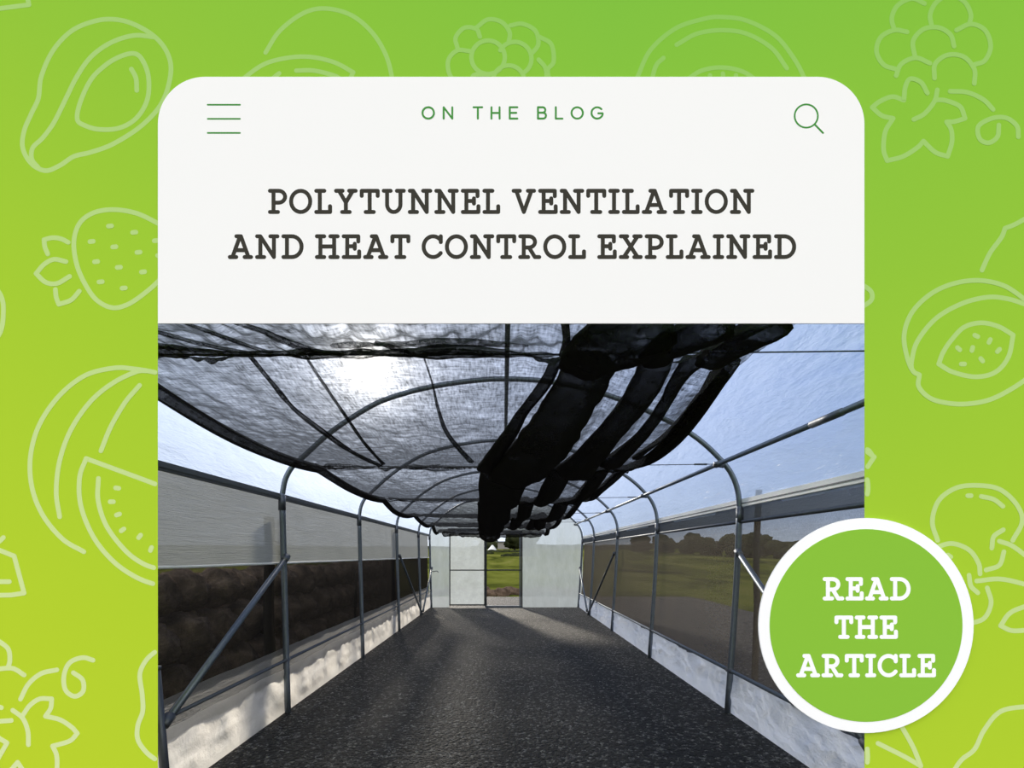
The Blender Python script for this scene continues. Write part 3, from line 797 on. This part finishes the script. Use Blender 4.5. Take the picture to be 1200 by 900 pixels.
class Crop:
    def __init__(s, x, y, k): s.x, s.y, s.k = x, y, k
    def __call__(s, P): return [(s.x+a/s.k, s.y+b/s.k) for a, b in P]
def drawing(name, crop, curves, sharp=(), hw=2.75, dashes=()):
    bm = bmesh.new(); d = BD
    for P in curves:
        closed = P[0] == P[-1] and len(P) > 4
        Q = crop(P)
        S = catmull([Vector((*q, 0)) for q in (Q[:-1] if closed else Q)], 8, closed)
        S = [(q.x, q.y) for q in S]
        if closed: S.append(S[0])
        for rn in clipruns(S): add_stroke(bm, [bp(*q, d) for q in rn], hw*d/F, d, closed and len(rn) == len(S))
    for P in sharp:
        Q = crop(P)
        add_stroke(bm, [bp(*q, d) for q in Q], hw*d/F, d)
    for (x, y, an) in dashes:
        q = crop([(x, y)])[0]
        if q[1] > 379 and 184 < q[0] < 1014: continue
        l = 1.9; dx, dy = math.cos(an)*l, math.sin(an)*l
        add_stroke(bm, [bp(q[0]-dx, q[1]-dy, d), bp(q[0]+dx, q[1]+dy, d)], hw*d/F, d)
    return obj(name, bm, M_LINE, board)
c1 = Crop(0, 0, 3); c2 = Crop(0, 200, 3); c3 = Crop(0, 400, 3); c4 = Crop(0, 600, 3)
drawing('avocado_drawing', c1, [
    [(545,130),(590,190),(600,260),(570,360),(500,440),(400,505),(320,535),(260,550),(210,582),(160,600),(110,575),(80,520),(85,460),(110,400),(135,345),(145,270),(185,180),(250,110),(330,75),(400,68),(470,85),(545,130)],
    [(540,130),(470,125),(390,150),(320,200),(270,270),(230,350),(190,430),(150,485),(115,520),(112,560),(135,590)],
    [(470,188),(500,210),(522,270),(518,350),(480,415),(420,450),(350,455),(300,442),(272,420),(282,360),(320,280),(370,230),(420,200),(470,188)],
    [(462,243),(478,275),(481,318)]])
drawing('leaf_drawing', c1, [], [[(-40,36),(0,30),(102,17),(92,-30)]])
drawing('strawberry_drawing', c2, [
    [(555,185),(480,150),(400,137),(330,148),(280,185),(260,250),(270,330),(300,400),(340,455),(395,482),(450,470),(510,430),(560,385),(600,330),(610,250),(590,205),(555,185)],
    [(240,252),(215,240),(185,236),(155,243)], [(155,243),(158,268),(168,293)],
    [(232,320),(190,312),(155,330),(127,362)], [(127,362),(160,392),(200,397),(245,372)],
    [(195,418),(198,445),(207,470)], [(207,470),(250,455),(279,424)]],
    dashes=[(a, b, -.1) for a, b in ((387,195),(472,217),(322,249),(402,268),(548,246),(487,287),(338,320),(418,340),(503,356),(354,391),(435,413),(560,298))])
drawing('round_fruit_drawing', c2, [[(-30,400),(-5,425),(10,460),(12,500),(8,545),(-5,580),(-30,600)]])
drawing('watermelon_drawing', c3, [
    [(295,740),(220,695),(150,610),(112,510),(108,400),(140,290),(210,190),(300,120),(400,94),(470,97),(555,112),(620,140)],
    [(210,617),(198,530),(210,420),(250,310),(320,210),(400,145),(480,107),(520,104)],
    [(491,155),(440,215),(390,300),(355,385)],
    [(303,412),(280,480),(285,580),(330,690),(400,775),(480,830),(555,857),(620,870)],
    [(303,412),(420,455),(520,492),(620,530)],
    [(346,482),(345,560),(375,650),(440,735),(500,780),(555,800),(620,815)]],
    dashes=[(412,516,.15),(393,564,0),(415,609,-.3),(431,663,-.6),(491,686,-.9),(531,730,-1.2)])
drawing('slice_drawing', c3, [[(-5,845),(10,845),(33,845)], [(-5,705),(4,698),(12,690)]], [[(-30,722),(0,735),(50,755),(85,885),(40,892),(-30,893)]])
drawing('vine_drawing', c4, [
    [(-10,450),(28,480),(35,520),(28,548)], [(-10,552),(45,550),(85,573)], [(72,658),(100,605),(145,568),(200,555)],
    [(327,521),(290,512),(245,530),(225,575),(230,625),(262,648),(292,630),(290,590),(258,565)],
    [(80,715),(105,680),(140,657),(182,657)], [(182,657),(178,690),(160,718)], [(160,718),(210,730),(250,755),(272,778)], [(272,778),(245,805),(185,823)],
    [(185,823),(200,860),(200,930)], [(45,697),(80,725),(98,770),(100,818)], [(-10,737),(10,735),(40,733)], [(-12,683),(-4,685),(5,688)]],
    [[(-20,890),(25,812),(-20,785)], [(20,930),(62,880),(95,930)]])
drawing('pear_drawing', c4, [[(565,478),(552,487),(515,520),(492,570),(500,640),(502,700),(485,750),(485,800),(515,845),(552,873),(565,880)]])
c5 = Crop(240, 0, 2.5)
drawing('lemon_drawing', c5, [[(178,154),(220,90),(290,38),(355,25),(430,45),(490,95),(530,160),(548,225),(550,260)],
    [(100,240),(170,190),(240,170),(310,167),(380,183),(435,212)], [(435,212),(425,230),(405,250)], [(268,207),(320,207),(380,222),(400,235)], [(190,240),(205,225),(218,215)]], hw=2.6)
def circ(x, y, r, a0=0, a1=360, n=12):
    return [(x+r*math.cos(math.radians(a0+(a1-a0)*k/n)), y-r*math.sin(math.radians(a0+(a1-a0)*k/n))) for k in range(n+1)]
drawing('raspberry_drawing', c5, [[(740,140),(735,110),(760,82),(795,85),(806,108)], [(797,80),(830,57),(870,65),(893,95),(890,125)], [(895,75),(930,70),(968,90),(977,130),(955,160)],
    [(980,108),(1015,130),(1022,180),(1005,205),(1010,240)], circ(830,168,49), circ(908,172,49,150,-60), [(775,150),(740,148),(714,175),(716,215),(740,250)], circ(890,238,46,200,-20), [(978,175),(998,200),(1002,240)], [(780,240),(790,220),(830,218)]], hw=2.6)
c6 = Crop(700, 0, 2.4)
drawing('citrus_drawing', c6, [[(100,250),(115,212),(150,140),(220,80),(300,53),(350,48),(420,58),(500,100),(550,160),(580,215),(588,250)],
    [(223,126),(280,95),(350,85),(420,95),(490,135),(533,192)], [(150,235),(165,185),(186,163)], [(240,235),(290,200),(350,190),(410,202),(460,235)], [(317,212),(316,225),(315,240)], [(353,207),(354,220),(354,240)], [(390,212),(388,225),(386,240)]], hw=2.6)
drawing('grape_drawing', c6, [[(835,85),(828,50),(845,15),(885,-4),(920,10)], [(940,72),(936,40),(955,5),(993,-13),(1032,5),(1050,40),(1046,68)],
    [(871,90),(835,85),(797,105),(785,145),(805,182),(840,195)], [(893,160),(888,115),(918,82),(960,78),(993,98),(1003,130)],
    [(1010,85),(1050,68),(1090,85),(1106,130),(1090,170),(1060,182)], [(840,213),(855,180),(895,163),(935,178)], [(948,220),(950,180),(985,155),(1030,160),(1060,195),(1060,235)]])
drawing('grape_leaf_drawing', c6, [[(928,262),(910,232),(880,222),(866,245),(862,282)], [(862,282),(830,272),(795,285),(773,302)], [(773,302),(800,325),(832,333)], [(832,333),(810,370),(805,420),(815,452)],
    [(815,452),(860,440),(900,415),(917,397)], [(917,397),(950,428),(985,440)], [(985,440),(997,400),(995,365),(982,343)], [(982,343),(1005,342),(1034,333)], [(1034,333),(1020,300),(980,283),(950,281)],
    [(956,253),(948,285),(920,320),(890,336)], [(992,257),(1040,260),(1085,280),(1113,308)], [(1129,352),(1125,385),(1100,402),(1075,390),(1072,355),(1110,333),(1150,332),(1180,355),(1184,385)]])
c7 = Crop(960, 230, 3)
drawing('stalk_drawing', c7, [[(572,260),(600,200),(640,145),(653,113)], [(653,113),(690,98),(740,70)]])
drawing('papaya_drawing', c7, [[(760,395),(725,365),(650,315),(560,296),(470,308),(390,345),(325,410),(298,490),(310,570),(330,615),(352,628)],
    [(352,628),(350,670),(390,710),(450,727),(520,730),(600,715),(680,675),(760,620)], [(760,395),(725,380),(660,360),(590,355),(500,378),(410,430),(345,510),(325,580),(325,608)],
    [(682,488),(630,458),(570,445),(510,460),(465,505),(435,550),(420,590)], [(420,590),(470,618),(550,635),(620,618),(665,565),(682,488)]],
    dashes=[(552,491,.45),(599,509,-1.1),(490,536,.75),(538,537,-1.3),(630,542,-.8),(571,575,.9),(505,590,0)])
drawing('berry_drawing', c7, [[(150,310),(182,335),(183,365),(150,390)]])
drawing('leaf_tip_drawing', c7, [[(162,888),(175,895),(186,910)]])
c8 = Crop(960, 500, 2.25)
drawing('cherry_drawing', c8, [[(312,300),(298,250),(315,195),(360,162),(415,155),(475,165),(520,205),(535,250),(510,300)], [(427,184),(460,192),(484,210)], [(485,272),(460,290),(455,320)], [(475,302),(510,315),(560,352)], [(487,330),(475,365),(440,378)],
    [(290,325),(310,318),(350,308),(395,325),(420,360),(424,388)], [(395,392),(400,420),(418,438)], [(415,407),(480,402),(560,420)], [(443,425),(453,465),(435,505),(395,520)], [(560,468),(505,490),(478,525)], [(478,525),(510,538),(560,535)]],
    dashes=[(396,182,0),(343,341,.6)])
drawing('petal_drawing', c8, [[(127,67),(145,80)], [(145,80),(127.5,106)], [(126.5,140),(128,150),(128.5,160),(128,170),(126.5,178)], [(126.5,850),(127.5,870),(126.5,885)]])
drawing('carrot_drawing', c8, [[(205,770),(245,840),(268,895)], [(268,895),(225,870),(155,835)]])
drawing('apple_drawing', c8, [[(350,930),(360,900),(378,876),(410,850),(435,800),(480,750),(560,736)]])

# ---- lettering
def arc(cx, cy, rx, ry, a0, a1, n=14):
    return [(cx+rx*math.cos(math.radians(a0+(a1-a0)*k/n)), cy+ry*math.sin(math.radians(a0+(a1-a0)*k/n))) for k in range(n+1)]
SL = {
 'P': (.68, [[(.16,0),(.16,1)], [(0,0),(.36,0)], [(0,1),(.39,1)]+arc(.39,.72,.29,.28,90,-90,12)+[(.16,.44)]]),
 'O': (.86, [arc(.43,.5,.43,.5,0,360,28)]),
 'L': (.62, [[(.16,0),(.16,1)], [(0,1),(.36,1)], [(0,0),(.62,0),(.62,.27)]]),
 'Y': (.88, [[(.13,1),(.44,.45),(.75,1)], [(.44,.45),(.44,0)], [(0,1),(.29,1)], [(.59,1),(.88,1)], [(.27,0),(.61,0)]]),
 'T': (.72, [[(0,.76),(0,1),(.72,1),(.72,.76)], [(.36,1),(.36,0)], [(.18,0),(.54,0)]]),
 'U': (.90, [[(.15,1),(.15,.36)]+arc(.45,.36,.30,.36,180,360,14)+[(.75,1)], [(0,1),(.31,1)], [(.59,1),(.90,1)]]),
 'N': (.92, [[(0,1),(.15,1),(.76,0),(.76,1)], [(.15,.97),(.15,0)], [(0,0),(.32,0)], [(.60,1),(.92,1)]]),
 'E': (.70, [[(.16,0),(.16,1)], [(0,1),(.66,1),(.66,.75)], [(0,0),(.70,0),(.70,.27)], [(.16,.52),(.50,.52)], [(.50,.64),(.50,.40)]]),
 'V': (.92, [[(.12,1),(.46,0),(.80,1)], [(0,1),(.28,1)], [(.64,1),(.92,1)]]),
 'A': (.96, [[(.12,0),(.46,1),(.50,1),(.84,0)], [(.30,1),(.50,1)], [(.24,.33),(.72,.33)], [(0,0),(.29,0)], [(.67,0),(.96,0)]]),
 'D': (.82, [[(.16,0),(.16,1)], [(0,1),(.38,1)]+arc(.38,.5,.44,.5,90,-90,16)+[(0,0)]]),
 'H': (.94, [[(.16,0),(.16,1)], [(.78,0),(.78,1)], [(.16,.51),(.78,.51)], [(0,0),(.33,0)], [(0,1),(.33,1)], [(.61,0),(.94,0)], [(.61,1),(.94,1)]]),
 'C': (.78, [arc(.43,.5,.43,.5,38,322,24), [(.775,1),(.775,.72)]]),
 'R': (.86, [[(.16,0),(.16,1)], [(0,0),(.36,0)], [(0,1),(.39,1)]+arc(.39,.73,.28,.27,90,-90,12)+[(.16,.46)], [(.40,.46),(.66,0),(.86,0)]]),
 'X': (.90, [[(.14,1),(.76,0)], [(.76,1),(.14,0)], [(0,1),(.29,1)], [(.61,1),(.90,1)], [(0,0),(.29,0)], [(.61,0),(.90,0)]]),
 'I': (.34, [[(.17,0),(.17,1)], [(0,0),(.34,0)], [(0,1),(.34,1)]]),
}
SS = {
 'O': (1.0, [arc(.5,.5,.5,.5,0,360,28)]), 'N': (.8, [[(0,0),(0,1),(.8,0),(.8,1)]]), 'T': (.8, [[(0,1),(.8,1)], [(.4,1),(.4,0)]]),
 'H': (.8, [[(0,0),(0,1)], [(.8,0),(.8,1)], [(0,.5),(.8,.5)]]), 'E': (.7, [[(.7,1),(0,1),(0,0),(.7,0)], [(0,.51),(.6,.51)]]),
 'B': (.72, [[(0,0),(0,1),(.42,1)]+arc(.42,.76,.24,.24,90,-90,8)+[(0,.52)], [(.42,.52)]+arc(.46,.26,.26,.26,90,-90,8)+[(0,0)]]),
 'L': (.62, [[(0,1),(0,0),(.62,0)]]), 'G': (.94, [arc(.5,.5,.5,.5,42,350,22)+[(.98,.47),(.6,.47)]]),
}
def glyph(bm, G, ch, x0, yb, sx, sy, hw, d):
    for P in G[ch][1]:
        add_stroke(bm, [bp(x0+a*sx, yb-b*sy, d) for a, b in P], hw*d/F, d)
def line(text, x0, x1, ytop, ybot, hw, d, gap=.27, space=.42):
    """slab lettering filling x0..x1 (outer edges) on a board at distance d"""
    out = [bmesh.new()]; h = ybot-ytop-2*hw; X0 = x0+hw; X1 = x1-hw
    tot = 0
    for i, ch in enumerate(text):
        if ch == ' ': tot += space
        else: tot += SL[ch][0]+(gap if i < len(text)-1 else 0)
    s = (X1-X0)/tot; x = X0
    for ch in text:
        if ch == ' ': x += space*s; out.append(bmesh.new()); continue
        glyph(out[-1], SL, ch, x, ybot-hw, s, h, hw, d); x += (SL[ch][0]+gap)*s
    return out
# off-white card with rounded top corners
CD = BD-.003
card = thing('title_card', 'off-white card with rounded top corners and charcoal title above the entrance', 'sign', (0, CD, H))
def rrect_top(x0, y0, x1, y1, r, n=16):
    P = [(x0, y1), (x0, y0+r)]+[(x0+r-r*math.cos(PI/2*k/n), y0+r-r*math.sin(PI/2*k/n)) for k in range(1, n+1)]
    P += [(x1-r+r*math.sin(PI/2*k/n), y0+r-r*math.cos(PI/2*k/n)) for k in range(0, n+1)]+[(x1, y1)]
    return P
def plate(poly, y0, y1):
    bm = bmesh.new(); vv = [bm.verts.new((p[0], y0, p[1])) for p in poly]; f = bm.faces.new(vv)
    r = bmesh.ops.extrude_face_region(bm, geom=[f])
    for v in r['geom']:
        if isinstance(v, bmesh.types.BMVert): v.co.y = y1
    bmesh.ops.recalc_face_normals(bm, faces=bm.faces); return bm
obj('card', plate([bp(*q, CD) for q in rrect_top(185, 90, 1013, 379, 55)], CD, BD), M_CARD, card)
for wd_ in line('POLYTUNNEL VENTILATION', 314, 884, 221.3, 250.8, 2.35, CD): obj('title_word', wd_, M_TITLE, card)
for wd_ in line('AND HEAT CONTROL EXPLAINED', 267, 933, 274.6, 303.6, 2.35, CD): obj('title_word', wd_, M_TITLE, card)
bm = bmesh.new()
for ch, a, b in [('O',494,509.7),('N',518.8,531.2),('T',553.8,566.2),('H',574.8,586.6),('E',596.2,607.4),('B',629.3,641),('L',650.2,660.2),('O',668.6,684.2),('G',692,706.8)]:
    w_ = SS[ch][0]; hw = 1.15
    glyph(bm, SS, ch, a+hw, 140.2-hw, (b-a-2*hw)/w_, 15.6-2*hw, hw, CD)
obj('heading_lettering', bm, M_GREENTXT, card)
bm = bmesh.new()
for yy in (122.8, 139.3, 155.8): add_stroke(bm, [bp(243.5, yy, CD), bp(281.2, yy, CD)], .95*CD/F, CD)
obj('menu_icon', bm, M_GREENTXT, card)
bm = bmesh.new()
add_stroke(bm, [bp(944.8+13.6*math.cos(a*PI/20), 136+13.6*math.sin(a*PI/20), CD) for a in range(41)], 1.0*CD/F, CD, True)
add_stroke(bm, [bp(954.6, 145.8, CD), bp(964.4, 155.8, CD)], 1.1*CD/F, CD)
obj('search_icon', bm, M_GREENTXT, card)
# round badge
GD = BD-.008
badge = thing('round_sign', 'round green sign with thick white rim at the lower right of the entrance', 'sign', (bp(1015, 733, GD).x, GD, bp(1015, 733, GD).y))
ring = [bp(1015+126*math.cos(2*PI*k/96), 733+126*math.sin(2*PI*k/96), GD) for k in range(96)]
obj('rim', plate(ring, GD, GD+.004), M_BADGEW, badge)
ring = [bp(1015+113*math.cos(2*PI*k/96), 733+113*math.sin(2*PI*k/96), GD-.0008) for k in range(96)]
obj('face', plate(ring, GD-.0008, GD), M_BADGE, badge)
obj('stud', box((bp(1060, 700).x, GD+.004, bp(1060, 700).y), (bp(1090, 760).x, BD, bp(1090, 760).y)), M_CORE, badge)
GD2 = GD-.0008
for tx, a, b, yt, yb in (('READ', 964, 1067, 676.3, 703.7), ('THE', 977.8, 1052.2, 721.3, 748.7), ('ARTICLE', 933, 1096.8, 766.3, 793.7)):
    for wd_ in line(tx, a, b, yt, yb, 2.35, GD2, gap=.26): obj('word', wd_, M_BADGEW, badge)
